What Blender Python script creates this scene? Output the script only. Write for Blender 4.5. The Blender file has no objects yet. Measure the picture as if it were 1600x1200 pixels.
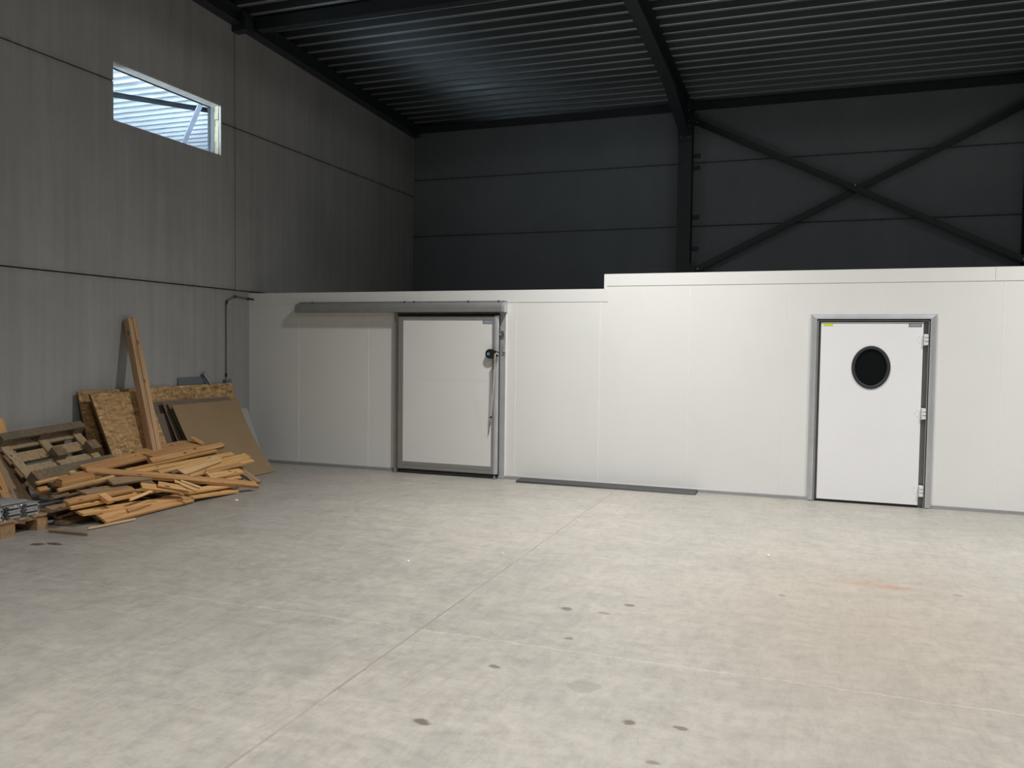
import bpy, bmesh, math, random
from mathutils import Vector, Matrix
random.seed(7)
S = bpy.context.scene
COL = S.collection
D = 9.959          # front face of the white cold-room wall
XL = -7.646        # inner face of the left concrete wall
YB = 15.19         # inner face of the back concrete wall
H = 1.7            # camera height

# ------------------------------------------------------------ camera
def cam_setup():
    cd = bpy.data.cameras.new('camera'); cam = bpy.data.objects.new('camera', cd); COL.objects.link(cam)
    f, yaw, pitch, roll = 1.29400, -0.34657, -0.04473, 0.012065
    cy, sy = math.cos(yaw), math.sin(yaw)
    fwd = Vector((sy*math.cos(pitch), cy*math.cos(pitch), math.sin(pitch)))
    right = Vector((cy, -sy, 0)); up = right.cross(fwd)
    r2 = right*math.cos(roll) + up*math.sin(roll); u2 = -right*math.sin(roll) + up*math.cos(roll)
    m = Matrix((r2, u2, -fwd)).transposed().to_4x4(); m.translation = (0, 0, H)
    cam.matrix_world = m
    cd.sensor_fit = 'HORIZONTAL'; cd.sensor_width = 36.0; cd.lens = f*1000/1600*36.0
    cd.clip_start = 0.05; cd.clip_end = 200
    S.camera = cam
cam_setup()

# ------------------------------------------------------------ world, exposure
W = bpy.data.worlds.new('world'); S.world = W; W.use_nodes = True
W.node_tree.nodes['Background'].inputs[0].default_value = (0.55, 0.68, 0.9, 1)
W.node_tree.nodes['Background'].inputs[1].default_value = 0.35
S.view_settings.view_transform = 'Standard'; S.view_settings.look = 'None'
S.view_settings.gamma = 1.0; S.view_settings.use_curve_mapping = False
S.view_settings.exposure = 0.11

# ------------------------------------------------------------ lamps of the hall (high-bay downlights under the rafters)
def highbay(x, y, z, power, col=(1.0, 0.98, 0.94), n=3.6, rad=0.2, side=0.02):
    """downlight with a reflector: intensity falls with the cosine power n away from straight down"""
    l = bpy.data.lights.new('highbay', 'SPOT'); l.energy = power; l.color = col
    l.spot_size = math.radians(178); l.spot_blend = 0.05; l.shadow_soft_size = rad; l.use_nodes = True
    t = l.node_tree; em = t.nodes['Emission']
    tc = t.nodes.new('ShaderNodeTexCoord'); sp = t.nodes.new('ShaderNodeSeparateXYZ'); t.links.new(tc.outputs['Normal'], sp.inputs[0])
    ab = t.nodes.new('ShaderNodeMath'); ab.operation = 'ABSOLUTE'; t.links.new(sp.outputs[2], ab.inputs[0])
    pw = t.nodes.new('ShaderNodeMath'); pw.operation = 'POWER'; t.links.new(ab.outputs[0], pw.inputs[0]); pw.inputs[1].default_value = n
    ad = t.nodes.new('ShaderNodeMath'); ad.operation = 'ADD'; t.links.new(pw.outputs[0], ad.inputs[0]); ad.inputs[1].default_value = side
    t.links.new(ad.outputs[0], em.inputs['Strength'])
    o = bpy.data.objects.new('highbay_light', l); o.location = (x, y, z); COL.objects.link(o)
highbay(-1.9, 7.7, 5.75, 1700)
highbay(3.5, 7.7, 5.75, 1700)
highbay(-1.9, 2.0, 5.9, 1500)
highbay(3.5, 2.0, 5.9, 1500)
highbay(-1.9, -4.6, 6.1, 500)
highbay(3.5, -4.6, 6.1, 500)
# unseen area light added for the daylight in the neighbouring hall
def area(x, y, z, sx, sy, power, rot, col):
    l = bpy.data.lights.new('added_hall_daylight', 'AREA'); l.shape = 'RECTANGLE'; l.size = sx; l.size_y = sy
    l.energy = power; l.color = col
    o = bpy.data.objects.new('added_hall_daylight', l); o.location = (x, y, z); o.rotation_euler = rot; COL.objects.link(o)
area(-13.0, 3.0, 2.4, 7, 4.2, 13000, (math.radians(78), 0, math.radians(180)), (0.60, 0.76, 1.0))

# ------------------------------------------------------------ materials
def nt(name):
    m = bpy.data.materials.new(name); m.use_nodes = True
    t = m.node_tree; b = t.nodes['Principled BSDF']
    return m, t, b
def N(t, typ, **kw):
    n = t.nodes.new(typ)
    for k, v in kw.items():
        if k.startswith('i_'):
            key = k[2:]
            key = int(key) if key.isdigit() else key
            n.inputs[key].default_value = v
        else: setattr(n, k, v)
    return n
def ramp(t, src, stops, interp='LINEAR'):
    r = t.nodes.new('ShaderNodeValToRGB'); r.color_ramp.interpolation = interp
    e = r.color_ramp.elements
    while len(e) < len(stops): e.new(0.5)
    for el, (p, c) in zip(e, stops):
        el.position = p; el.color = c if len(c) == 4 else (*c, 1)
    t.links.new(src, r.inputs[0]); return r
def coords(t, scale=(1, 1, 1), kind='Object', rot=(0, 0, 0)):
    tc = t.nodes.new('ShaderNodeTexCoord'); mp = t.nodes.new('ShaderNodeMapping')
    mp.inputs['Scale'].default_value = scale; mp.inputs['Rotation'].default_value = rot
    t.links.new(tc.outputs[kind], mp.inputs[0]); return mp.outputs[0]
def mixc(t, fac, a, b, blend='MIX'):
    m = t.nodes.new('ShaderNodeMix'); m.data_type = 'RGBA'; m.blend_type = blend
    for sock, v in ((m.inputs[0], fac), (m.inputs[6], a), (m.inputs[7], b)):
        if hasattr(v, 'links') or hasattr(v, 'is_linked'): t.links.new(v, sock)
        elif isinstance(v, (int, float)): sock.default_value = v
        else: sock.default_value = (*v, 1) if len(v) == 3 else v
    return m.outputs[2]
def math_(t, op, a, b=None, clamp=False):
    m = t.nodes.new('ShaderNodeMath'); m.operation = op; m.use_clamp = clamp
    for i, v in enumerate((a, b)):
        if v is None: continue
        if isinstance(v, (int, float)): m.inputs[i].default_value = v
        else: t.links.new(v, m.inputs[i])
    return m.outputs[0]
def noise(t, vec, scale, detail=4, rough=0.55, dist=0):
    n = N(t, 'ShaderNodeTexNoise'); n.inputs['Scale'].default_value = scale
    n.inputs['Detail'].default_value = detail; n.inputs['Roughness'].default_value = rough
    n.inputs['Distortion'].default_value = dist
    t.links.new(vec, n.inputs['Vector']); return n.outputs[0]
def bump(t, b, h, strength=0.2, dist=0.01):
    n = N(t, 'ShaderNodeBump'); n.inputs['Strength'].default_value = strength; n.inputs['Distance'].default_value = dist
    t.links.new(h, n.inputs['Height']); t.links.new(n.outputs[0], b.inputs['Normal'])

def plain(name, col, rough=0.5, metal=0.0, var=0.06, scale=6, spec=None):
    m, t, b = nt(name)
    n = noise(t, coords(t), scale, 3)
    r = ramp(t, n, [(0.3, tuple(c*(1-var) for c in col)), (0.7, tuple(min(1, c*(1+var)) for c in col))])
    t.links.new(r.outputs[0], b.inputs['Base Color'])
    b.inputs['Roughness'].default_value = rough; b.inputs['Metallic'].default_value = metal
    if spec is not None: b.inputs['Specular IOR Level'].default_value = spec
    return m

def concrete_mat(name, col, tint, streak=0.80, joints=(2.45, 4.705)):
    m, t, b = nt(name)
    v = coords(t)
    big = noise(t, v, 0.55, 5, 0.6)
    st = noise(t, coords(t, (4.5, 4.5, 0.16)), 1.6, 5, 0.65)          # vertical trowel streaks
    fine = noise(t, v, 45, 3, 0.7)
    c1 = ramp(t, big, [(0.3, tuple(c*0.86 for c in col)), (0.7, tuple(c*1.1 for c in col))]).outputs[0]
    c2 = ramp(t, st, [(0.3, (streak,)*3), (0.62, tint)]).outputs[0]
    c = mixc(t, 0.75, c1, c2, 'MULTIPLY')
    c3 = ramp(t, fine, [(0.35, (0.9, 0.9, 0.9)), (0.65, (1, 1, 1))]).outputs[0]
    c = mixc(t, 0.6, c, c3, 'MULTIPLY')
    # dirt that gathered along the open joints
    sep = N(t, 'ShaderNodeSeparateXYZ'); t.links.new(v, sep.inputs[0])
    dn = noise(t, v, 7, 6, 0.7)
    for zj in joints:
        d = math_(t, 'ABSOLUTE', math_(t, 'SUBTRACT', sep.outputs[2], zj))
        k = math_(t, 'SUBTRACT', 1.0, math_(t, 'DIVIDE', d, 0.09), True)
        k = math_(t, 'MULTIPLY', math_(t, 'MULTIPLY', k, k), math_(t, 'MULTIPLY', math_(t, 'SUBTRACT', dn, 0.35, True), 2.2), True)
        c = mixc(t, k, c, tuple(x*0.45 for x in col))
    t.links.new(c, b.inputs['Base Color']); b.inputs['Roughness'].default_value = 0.85
    bump(t, b, fine, 0.15, 0.004)
    return m

def floor_mat():
    m, t, b = nt('polished_concrete_floor')
    v = coords(t)
    n1 = noise(t, v, 0.35, 6, 0.6, 0.6); n2 = noise(t, v, 3.4, 8, 0.72, 0.6); n3 = noise(t, v, 60, 3, 0.7)
    n4 = noise(t, coords(t, (1.0, 3.2, 1), rot=(0, 0, 0.35)), 1.9, 8, 0.72, 1.4)
    c = ramp(t, n1, [(0.3, (0.320, 0.308, 0.285)), (0.7, (0.405, 0.384, 0.348))]).outputs[0]
    c = mixc(t, 0.75, c, ramp(t, n2, [(0.33, (0.86, 0.86, 0.86)), (0.6, (1.02, 1.01, 1.0))]).outputs[0], 'MULTIPLY')
    c = mixc(t, 0.65, c, ramp(t, n4, [(0.36, (0.86, 0.855, 0.85)), (0.56, (1.02, 1.015, 1.01))]).outputs[0], 'MULTIPLY')
    c = mixc(t, 0.4, c, ramp(t, n3, [(0.3, (0.86, 0.86, 0.86)), (0.6, (1, 1, 1))]).outputs[0], 'MULTIPLY')
    n5 = noise(t, v, 13, 8, 0.75, 0.3)
    c = mixc(t, 0.7, c, ramp(t, n5, [(0.34, (0.80, 0.79, 0.78)), (0.55, (1.0, 1.0, 1.0)), (0.72, (1.06, 1.06, 1.06))]).outputs[0], 'MULTIPLY')
    n6 = noise(t, coords(t, (2.0, 0.5, 1), rot=(0, 0, -0.5)), 4.5, 8, 0.8, 2.0)
    c = mixc(t, 0.55, c, ramp(t, n6, [(0.40, (0.84, 0.84, 0.84)), (0.50, (1.0, 1.0, 1.0)), (0.66, (1.08, 1.07, 1.05))]).outputs[0], 'MULTIPLY')
    # distorted plan position for joints and stains
    wob = N(t, 'ShaderNodeTexNoise'); wob.inputs['Scale'].default_value = 9; wob.inputs['Detail'].default_value = 4
    t.links.new(v, wob.inputs['Vector'])
    sub = N(t, 'ShaderNodeVectorMath', operation='SUBTRACT'); t.links.new(wob.outputs[1], sub.inputs[0]); sub.inputs[1].default_value = (.5, .5, .5)
    sc = N(t, 'ShaderNodeVectorMath', operation='SCALE'); t.links.new(sub.outputs[0], sc.inputs[0]); sc.inputs['Scale'].default_value = 0.09
    ad = N(t, 'ShaderNodeVectorMath', operation='ADD'); t.links.new(v, ad.inputs[0]); t.links.new(sc.outputs[0], ad.inputs[1])
    def spot(x, y, rx, ry, soft):
        s = N(t, 'ShaderNodeVectorMath', operation='SUBTRACT'); t.links.new(ad.outputs[0], s.inputs[0]); s.inputs[1].default_value = (x, y, 0)
        d = N(t, 'ShaderNodeVectorMath', operation='DIVIDE'); t.links.new(s.outputs[0], d.inputs[0]); d.inputs[1].default_value = (rx, ry, 1)
        l = N(t, 'ShaderNodeVectorMath', operation='LENGTH'); t.links.new(d.outputs[0], l.inputs[0])
        mr = N(t, 'ShaderNodeMapRange'); t.links.new(l.outputs['Value'], mr.inputs[0])
        soft = soft*.45 if soft <= .5 else soft
        mr.inputs[1].default_value = 1+soft; mr.inputs[2].default_value = 1-soft; mr.inputs[3].default_value = 0; mr.inputs[4].default_value = 1
        return mr.outputs[0]
    for (x, y, rx, ry, soft, a, col) in [
        (-1.297, 4.615, .03, .025, .5, .7, (.14, .12, .10)), (-1.46, 5.13, .045, .04, .5, .8, (.12, .10, .09)),
        (-1.205, 5.143, .04, .025, .5, .6, (.16, .13, .11)), (-1.084, 5.362, .03, .03, .5, .8, (.12, .10, .09)),
        (-1.537, 4.059, .035, .022, .5, .8, (.13, .11, .09)), (-1.034, 3.98, .085, .075, .25, .55, (.22, .20, .18)),
        (-1.615, 3.331, .045, .025, .5, .85, (.10, .08, .07)), (-.732, 3.67, .035, .022, .5, .85, (.10, .08, .07)),
        (-.512, 3.688, .03, .022, .5, .8, (.10, .08, .07)), (-.568, 3.329, .025, .02, .5, .7, (.12, .10, .09)),
        (-2.542, 3.867, .10, .08, .7, .35, (.22, .21, .19)), (-2.476, 3.648, .12, .08, .7, .4, (.22, .21, .20)),
        (-6.06, 5.115, .06, .03, .5, .9, (.06, .055, .05)), (-5.95, 5.18, .08, .035, .5, .9, (.06, .055, .05)),
        (.40, 6.53, .14, .06, .8, .45, (.34, .18, .08)), (.60, 6.48, .10, .05, .8, .5, (.30, .14, .06)),
        (.45, 5.6, .75, 1.15, .95, .22, (.40, .28, .17)), (-.157, 5.984, .03, .03, .5, .6, (.15, .12, .10)),
        (1.005, 6.457, .03, .03, .5, .5, (.18, .15, .12)), (.15, 3.9, .5, .9, .9, .18, (.30, .27, .24)),
        (-.35, 5.3, .16, .9, .9, .14, (.28, .26, .23))]:
        c = mixc(t, math_(t, 'MULTIPLY', spot(x, y, rx, ry, soft), a), c, col)
    # sawn joints of the slab, partly filled with dust
    jn = math_(t, 'MULTIPLY', math_(t, 'SUBTRACT', noise(t, v, 2.6, 5, 0.7), 0.30, True), 5.0, True)
    sep = N(t, 'ShaderNodeSeparateXYZ'); t.links.new(ad.outputs[0], sep.inputs[0])
    sepc = N(t, 'ShaderNodeSeparateXYZ'); t.links.new(v, sepc.inputs[0])
    for axis, pos, w, a, col, src in ((0, -2.165, .009, .8, (.20, .18, .16), sepc), (1, 4.42, .006, .25, (.62, .58, .52), sep),
                                 (0, -2.165, .016, .10, (.58, .55, .50), sep), (0, 3.25, .006, .5, (.2, .18, .16), sepc), (1, -1.2, .006, .5, (.2, .18, .16), sepc)):
        d = math_(t, 'ABSOLUTE', math_(t, 'SUBTRACT', src.outputs[axis], pos))
        k = math_(t, 'MULTIPLY', math_(t, 'LESS_THAN', d, w), math_(t, 'MULTIPLY', jn, a), True)
        c = mixc(t, k, c, col)
    t.links.new(c, b.inputs['Base Color'])
    rr = ramp(t, n2, [(0.3, (.34,)*3), (0.7, (.55,)*3)]); t.links.new(rr.outputs[0], b.inputs['Roughness'])
    b.inputs['Specular IOR Level'].default_value = 0.45
    bump(t, b, n3, 0.05, 0.003)
    return m

def panel_mat():
    m, t, b = nt('white_sandwich_panel')
    v = coords(t)
    n1 = noise(t, v, 0.9, 3)
    c = ramp(t, n1, [(0.3, (0.77, 0.78, 0.765)), (0.7, (0.81, 0.815, 0.80))]).outputs[0]
    w = N(t, 'ShaderNodeTexWave', wave_type='BANDS', bands_direction='X'); w.inputs['Scale'].default_value = 12
    t.links.new(v, w.inputs['Vector'])
    c = mixc(t, 0.015, c, w.outputs[0], 'MULTIPLY')
    t.links.new(c, b.inputs['Base Color']); b.inputs['Roughness'].default_value = 0.42
    bump(t, b, w.outputs[1], 0.025, 0.001)
    return m

def wood_mat(name, col, dark, grain=1.0, knots=True, grey=None):
    m, t, b = nt(name)
    oi = N(t, 'ShaderNodeObjectInfo')
    v0 = coords(t)
    off = N(t, 'ShaderNodeVectorMath', operation='ADD'); t.links.new(v0, off.inputs[0])
    mul = math_(t, 'MULTIPLY', oi.outputs['Random'], 37.0)
    cb = N(t, 'ShaderNodeCombineXYZ'); t.links.new(mul, cb.inputs[0]); t.links.new(mul, cb.inputs[1]); t.links.new(mul, cb.inputs[2])
    t.links.new(cb.outputs[0], off.inputs[1])
    mp = N(t, 'ShaderNodeMapping'); mp.inputs['Scale'].default_value = (1.6, 34, 34); t.links.new(off.outputs[0], mp.inputs[0])
    g = noise(t, mp.outputs[0], 1.0, 6, 0.6, 0.8)
    c = ramp(t, g, [(0.32, dark), (0.55, col), (0.75, tuple(min(1, x*1.12) for x in col))]).outputs[0]
    if knots:
        vo = N(t, 'ShaderNodeTexVoronoi'); vo.inputs['Scale'].default_value = 1.0
        mp2 = N(t, 'ShaderNodeMapping'); mp2.inputs['Scale'].default_value = (4.2, 13, 13); t.links.new(off.outputs[0], mp2.inputs[0])
        t.links.new(mp2.outputs[0], vo.inputs['Vector'])
        k = ramp(t, vo.outputs['Distance'], [(0.10, (1, 1, 1)), (0.17, (0, 0, 0))]).outputs[0]
        c = mixc(t, k, c, tuple(x*0.35 for x in dark))
    hue = ramp(t, oi.outputs['Random'], [(0, (.80, .76, .72)), (0.5, (1, 1, 1)), (1, (1.0, .90, .80))]).outputs[0]
    c = mixc(t, 0.8, c, hue, 'MULTIPLY')
    if grey:
        n = noise(t, off.outputs[0], 3.0, 4); c = mixc(t, ramp(t, n, [(0.4, (0, 0, 0)), (0.65, (1, 1, 1))]).outputs[0], c, grey)
    t.links.new(c, b.inputs['Base Color']); b.inputs['Roughness'].default_value = 0.7
    bump(t, b, g, 0.25, 0.002)
    return m

def osb_mat():
    m, t, b = nt('oriented_strand_board')
    v = coords(t)
    wn = N(t, 'ShaderNodeTexNoise'); wn.inputs['Scale'].default_value = 6; t.links.new(v, wn.inputs['Vector'])
    cols = []
    for rot, sc in ((0.5, (11, 55, 9)), (-0.9, (50, 12, 9)), (0.0, (14, 46, 9))):
        mp = N(t, 'ShaderNodeMapping'); mp.inputs['Rotation'].default_value = (0, 0, rot); mp.inputs['Scale'].default_value = sc
        t.links.new(mixc(t, 0.03, v, wn.outputs[1]), mp.inputs[0])
        vo = N(t, 'ShaderNodeTexVoronoi'); vo.inputs['Scale'].default_value = 1; t.links.new(mp.outputs[0], vo.inputs['Vector'])
        cols.append(vo.outputs['Color'])
    a = mixc(t, 0.5, cols[0], cols[1]); a = mixc(t, 0.4, a, cols[2])
    bw = N(t, 'ShaderNodeRGBToBW'); t.links.new(a, bw.inputs[0])
    c = ramp(t, bw.outputs[0], [(0.22, (0.16, 0.09, 0.035)), (0.38, (0.36, 0.215, 0.088)), (0.55, (0.45, 0.275, 0.12)), (0.78, (0.64, 0.44, 0.22))]).outputs[0]
    t.links.new(c, b.inputs['Base Color']); b.inputs['Roughness'].default_value = 0.62
    bump(t, b, bw.outputs[0], 0.2, 0.002)
    return m

def deck_mat(name, c0, c1, metal):
    m, t, b = nt(name)
    n = noise(t, coords(t, (0.12, 2.2, 1)), 1.6, 4)
    c = ramp(t, n, [(0.3, c0), (0.7, c1)]).outputs[0]
    t.links.new(c, b.inputs['Base Color']); b.inputs['Metallic'].default_value = metal
    rr = ramp(t, n, [(0.3, (.28,)*3), (0.7, (.42,)*3)]); t.links.new(rr.outputs[0], b.inputs['Roughness'])
    return m

M = dict(
    floor=floor_mat(), panel=panel_mat(),
    bead=plain('white_joint_sealant', (0.86, 0.86, 0.84), 0.35),
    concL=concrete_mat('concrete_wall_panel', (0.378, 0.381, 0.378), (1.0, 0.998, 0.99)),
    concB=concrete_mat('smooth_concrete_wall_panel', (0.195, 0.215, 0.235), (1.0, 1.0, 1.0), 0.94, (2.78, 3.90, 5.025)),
    joint=plain('joint_filler_dark', (0.035, 0.033, 0.03), 0.9),
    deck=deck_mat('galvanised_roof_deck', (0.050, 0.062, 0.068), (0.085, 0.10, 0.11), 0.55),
    rib_highlight=deck_mat('galvanised_rib_highlight', (0.20, 0.22, 0.225), (0.50, 0.53, 0.53), 0.4),  # bright rib lines are painted highlights, webs and tops a darker copy
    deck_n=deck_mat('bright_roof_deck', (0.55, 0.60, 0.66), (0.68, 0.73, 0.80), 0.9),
    steel=plain('slate_painted_steel', (0.026, 0.033, 0.038), 0.5, 0.0, 0.1),
    skirt=plain('grey_plastic_skirting', (0.30, 0.305, 0.31), 0.45),
    alu=plain('anodised_aluminium', (0.56, 0.575, 0.61), 0.34, 0.45),
    alu_dark=plain('dark_anodised_aluminium', (0.33, 0.33, 0.32), 0.42, 0.4),
    door=plain('door_leaf_white', (0.87, 0.875, 0.91), 0.38, 0, 0.015, 2),
    door_s=plain('sliding_leaf_white', (0.78, 0.78, 0.765), 0.38, 0, 0.015, 2),
    black=plain('black_rubber', (0.012, 0.012, 0.013), 0.5),
    glass=plain('dark_porthole_glass', (0.006, 0.008, 0.008), 0.06),
    chrome=plain('bright_metal', (0.75, 0.75, 0.75), 0.2, 1.0),
    hinge=plain('white_hinge_plastic', (0.78, 0.78, 0.78), 0.4),
    lime=plain('lime_sticker', (0.62, 0.75, 0.05), 0.5),
    tag=plain('grey_sticker', (0.22, 0.25, 0.29), 0.4),
    letter=plain('sticker_lettering', (0.62, 0.64, 0.66), 0.4),
    blue=plain('blue_grey_cap', (0.12, 0.25, 0.34), 0.4),
    strip=plain('black_steel_threshold', (0.055, 0.056, 0.06), 0.45, 0.3),
    osb=osb_mat(),
    osb_edge=plain('board_cut_edge', (0.17, 0.11, 0.055), 0.8, 0, 0.2, 30),
    wood0=wood_mat('fresh_pine', (0.74, 0.46, 0.20), (0.54, 0.30, 0.11)),
    wood1=wood_mat('reddish_pine', (0.60, 0.34, 0.145), (0.40, 0.20, 0.08)),
    wood2=wood_mat('dull_brown_wood', (0.36, 0.25, 0.15), (0.20, 0.13, 0.075)),
    wood3=wood_mat('pale_split_wood', (0.74, 0.55, 0.32), (0.58, 0.40, 0.2), knots=False),
    timber=wood_mat('planed_timber', (0.56, 0.37, 0.22), (0.40, 0.24, 0.13)),
    pallet_w=wood_mat('weathered_pallet_wood', (0.25, 0.185, 0.115), (0.12, 0.085, 0.05), knots=False, grey=(0.15, 0.125, 0.092)),
    pallet_d=wood_mat('pallet_deck_wood', (0.46, 0.35, 0.22), (0.32, 0.23, 0.13)),
    pallet_n=wood_mat('newer_pallet_wood', (0.44, 0.28, 0.15), (0.28, 0.17, 0.08), knots=False),
    card=plain('brown_cardboard', (0.28, 0.195, 0.108), 0.75, 0, 0.05, 3),
    card_d=plain('darker_cardboard', (0.19, 0.145, 0.11), 0.8, 0, 0.08, 3),
    card_g=plain('greyish_sheet', (0.36, 0.35, 0.33), 0.7, 0, 0.04, 3),
    sheet=plain('grey_coated_sheet', (0.15, 0.18, 0.21), 0.45, 0.2),
    zinc=plain('zinc_tube', (0.36, 0.40, 0.44), 0.35, 0.7),
    pvc=plain('grey_conduit', (0.16, 0.16, 0.165), 0.5),
    greybox=plain('light_grey_plastic', (0.34, 0.35, 0.35), 0.5),
    bluebox=plain('pale_blue_carton', (0.40, 0.50, 0.53), 0.6),
    label=plain('white_label', (0.85, 0.86, 0.80), 0.6),
    foam=plain('cream_foam', (0.50, 0.44, 0.28), 0.9, 0, 0.15, 14),
    joint_grey=plain('grey_reveal_plaster', (0.13, 0.135, 0.14), 0.85),
    edge=plain('pale_cut_concrete', (0.42, 0.41, 0.37), 0.9, 0, 0.12, 12),
    nwhite=plain('white_painted_strut', (0.6, 0.65, 0.8), 0.5),
)
def film_mat():
    m, t, b = nt('clear_wrapping_film')
    tr = N(t, 'ShaderNodeBsdfTransparent'); gl = N(t, 'ShaderNodeBsdfGlossy'); df = N(t, 'ShaderNodeBsdfDiffuse')
    gl.inputs['Roughness'].default_value = 0.18; gl.inputs['Color'].default_value = (.9, .9, .9, 1); df.inputs['Color'].default_value = (.42, .43, .44, 1)
    n = noise(t, coords(t), 8, 2, 0.5, 1.5)
    bp = N(t, 'ShaderNodeBump'); bp.inputs['Strength'].default_value = 0.5; bp.inputs['Distance'].default_value = 0.02
    t.links.new(n, bp.inputs['Height']); t.links.new(bp.outputs[0], gl.inputs['Normal'])
    m1 = N(t, 'ShaderNodeMixShader'); m1.inputs[0].default_value = 0.55; t.links.new(gl.outputs[0], m1.inputs[1]); t.links.new(df.outputs[0], m1.inputs[2])
    m2 = N(t, 'ShaderNodeMixShader'); t.links.new(ramp(t, noise(t, coords(t, (1, 1, 1)), 5, 2, 0.5, 1.0), [(0.40, (.04,)*3), (0.64, (.22,)*3)]).outputs[0], m2.inputs[0])
    t.links.new(tr.outputs[0], m2.inputs[1]); t.links.new(m1.outputs[0], m2.inputs[2])
    out = t.nodes['Material Output']; t.links.new(m2.outputs[0], out.inputs['Surface']); t.nodes.remove(b)
    return m
M['film'] = film_mat()

# ------------------------------------------------------------ mesh helpers
WORLD_AT = {}
class MB:
    """collects shapes of ONE object; faces carry a material slot index"""
    def __init__(s): s.v = []; s.f = []; s.m = []
    def quadbox(s, c8, mi=0):
        n = len(s.v); s.v += [tuple(c) for c in c8]
        for q in ((0, 3, 2, 1), (4, 5, 6, 7), (0, 1, 5, 4), (1, 2, 6, 5), (2, 3, 7, 6), (3, 0, 4, 7)):
            s.f.append(tuple(n+i for i in q)); s.m.append(mi)
    def box(s, x0, x1, y0, y1, z0, z1, mi=0):
        s.quadbox([(x0, y0, z0), (x1, y0, z0), (x1, y1, z0), (x0, y1, z0), (x0, y0, z1), (x1, y0, z1), (x1, y1, z1), (x0, y1, z1)], mi)
    def obox(s, o, u, v, w, L, Wd, T, mi=0):
        """box from corner o along unit vectors u, v, w"""
        o = Vector(o); u = Vector(u)*L; v = Vector(v)*Wd; w = Vector(w)*T
        s.quadbox([o, o+u, o+u+v, o+v, o+w, o+u+w, o+u+v+w, o+v+w], mi)
    def prism(s, poly, a, b, axis='x', mi=0, caps=True):
        """extrude a closed 2D polygon from a to b along axis; x: poly=(y,z), y: poly=(x,z), z: poly=(x,y)"""
        def P(p, k): return {'x': (k, p[0], p[1]), 'y': (p[0], k, p[1]), 'z': (p[0], p[1], k)}[axis]
        n = len(s.v); k = len(poly)
        s.v += [P(p, a) for p in poly] + [P(p, b) for p in poly]
        for i in range(k):
            j = (i+1) % k; s.f.append((n+i, n+j, n+k+j, n+k+i)); s.m.append(mi)
        if caps:
            s.f.append(tuple(n+i for i in reversed(range(k)))); s.m.append(mi)
            s.f.append(tuple(n+k+i for i in range(k))); s.m.append(mi)
    def tube(s, pts, r, seg=12, mi=0):
        pts = [Vector(p) for p in pts]; rings = []
        for i, p in enumerate(pts):
            d = (pts[min(i+1, len(pts)-1)] - pts[max(i-1, 0)]).normalized()
            a = d.cross(Vector((0, 0, 1)))
            if a.length < 1e-3: a = d.cross(Vector((0, 1, 0)))
            a.normalize(); b = d.cross(a)
            n = len(s.v); rr = r[i] if isinstance(r, (list, tuple)) else r
            for k in range(seg):
                t = 2*math.pi*k/seg; s.v.append(tuple(p + a*math.cos(t)*rr + b*math.sin(t)*rr))
            rings.append(n)
        for n0, n1 in zip(rings, rings[1:]):
            for k in range(seg):
                j = (k+1) % seg; s.f.append((n0+k, n0+j, n1+j, n1+k)); s.m.append(mi)
        s.f.append(tuple(rings[0]+k for k in reversed(range(seg)))); s.m.append(mi)
        s.f.append(tuple(rings[-1]+k for k in range(seg))); s.m.append(mi)
    def build(s, name, mats, parent=None, origin=None, bevel=0, smooth=False):
        me = bpy.data.meshes.new(name)
        vs = [Vector(v) for v in s.v]
        if origin is None and parent is None:
            mn = [min(v[i] for v in vs) for i in range(3)]; mx = [max(v[i] for v in vs) for i in range(3)]
            origin = ((mn[0]+mx[0])/2, (mn[1]+mx[1])/2, mn[2])
        off = Vector(origin) if origin is not None else Vector((0, 0, 0))
        if parent is not None: off = WORLD_AT[parent.name]          # parts keep the origin of their thing
        me.from_pydata([tuple(v-off) for v in vs], [], s.f)
        for mm in (mats if isinstance(mats, (list, tuple)) else [mats]): me.materials.append(mm)
        for p, k in zip(me.polygons, s.m): p.material_index = k
        bm = bmesh.new(); bm.from_mesh(me); bmesh.ops.recalc_face_normals(bm, faces=bm.faces)
        if bevel: bmesh.ops.bevel(bm, geom=bm.edges[:], offset=bevel, segments=2, affect='EDGES', profile=0.6)
        bm.to_mesh(me); bm.free()
        if smooth:
            for p in me.polygons: p.use_smooth = True
        o = bpy.data.objects.new(name, me); COL.objects.link(o)
        if parent is not None: o.parent = parent
        else: o.location = off
        WORLD_AT[o.name] = off.copy()
        return o
def tag(o, label=None, cat=None, group=None, kind=None):
    if label: o['label'] = label
    if cat: o['category'] = cat
    if group: o['group'] = group
    if kind: o['kind'] = kind
    return o
def empty(name, loc, label=None, cat=None, group=None, kind=None):
    o = bpy.data.objects.new(name, None); COL.objects.link(o); o.location = loc
    WORLD_AT[o.name] = Vector(loc); o.empty_display_size = 0.1
    return tag(o, label, cat, group, kind)
def on(Y, x, z):
    """a point measured on the wall face moved along its sight line to depth Y"""
    k = Y/D; return x*k, H+(z-H)*k

def deck_z(y): return 6.06 + 0.04*(YB - y)

# ------------------------------------------------------------ setting: floor, walls, ceiling
b = MB(); b.box(-7.9, 9.2, -8.2, 15.4, -0.2, 0.0)
tag(b.build('floor', M['floor'], origin=(0, 0, 0)), kind='structure')

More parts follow.
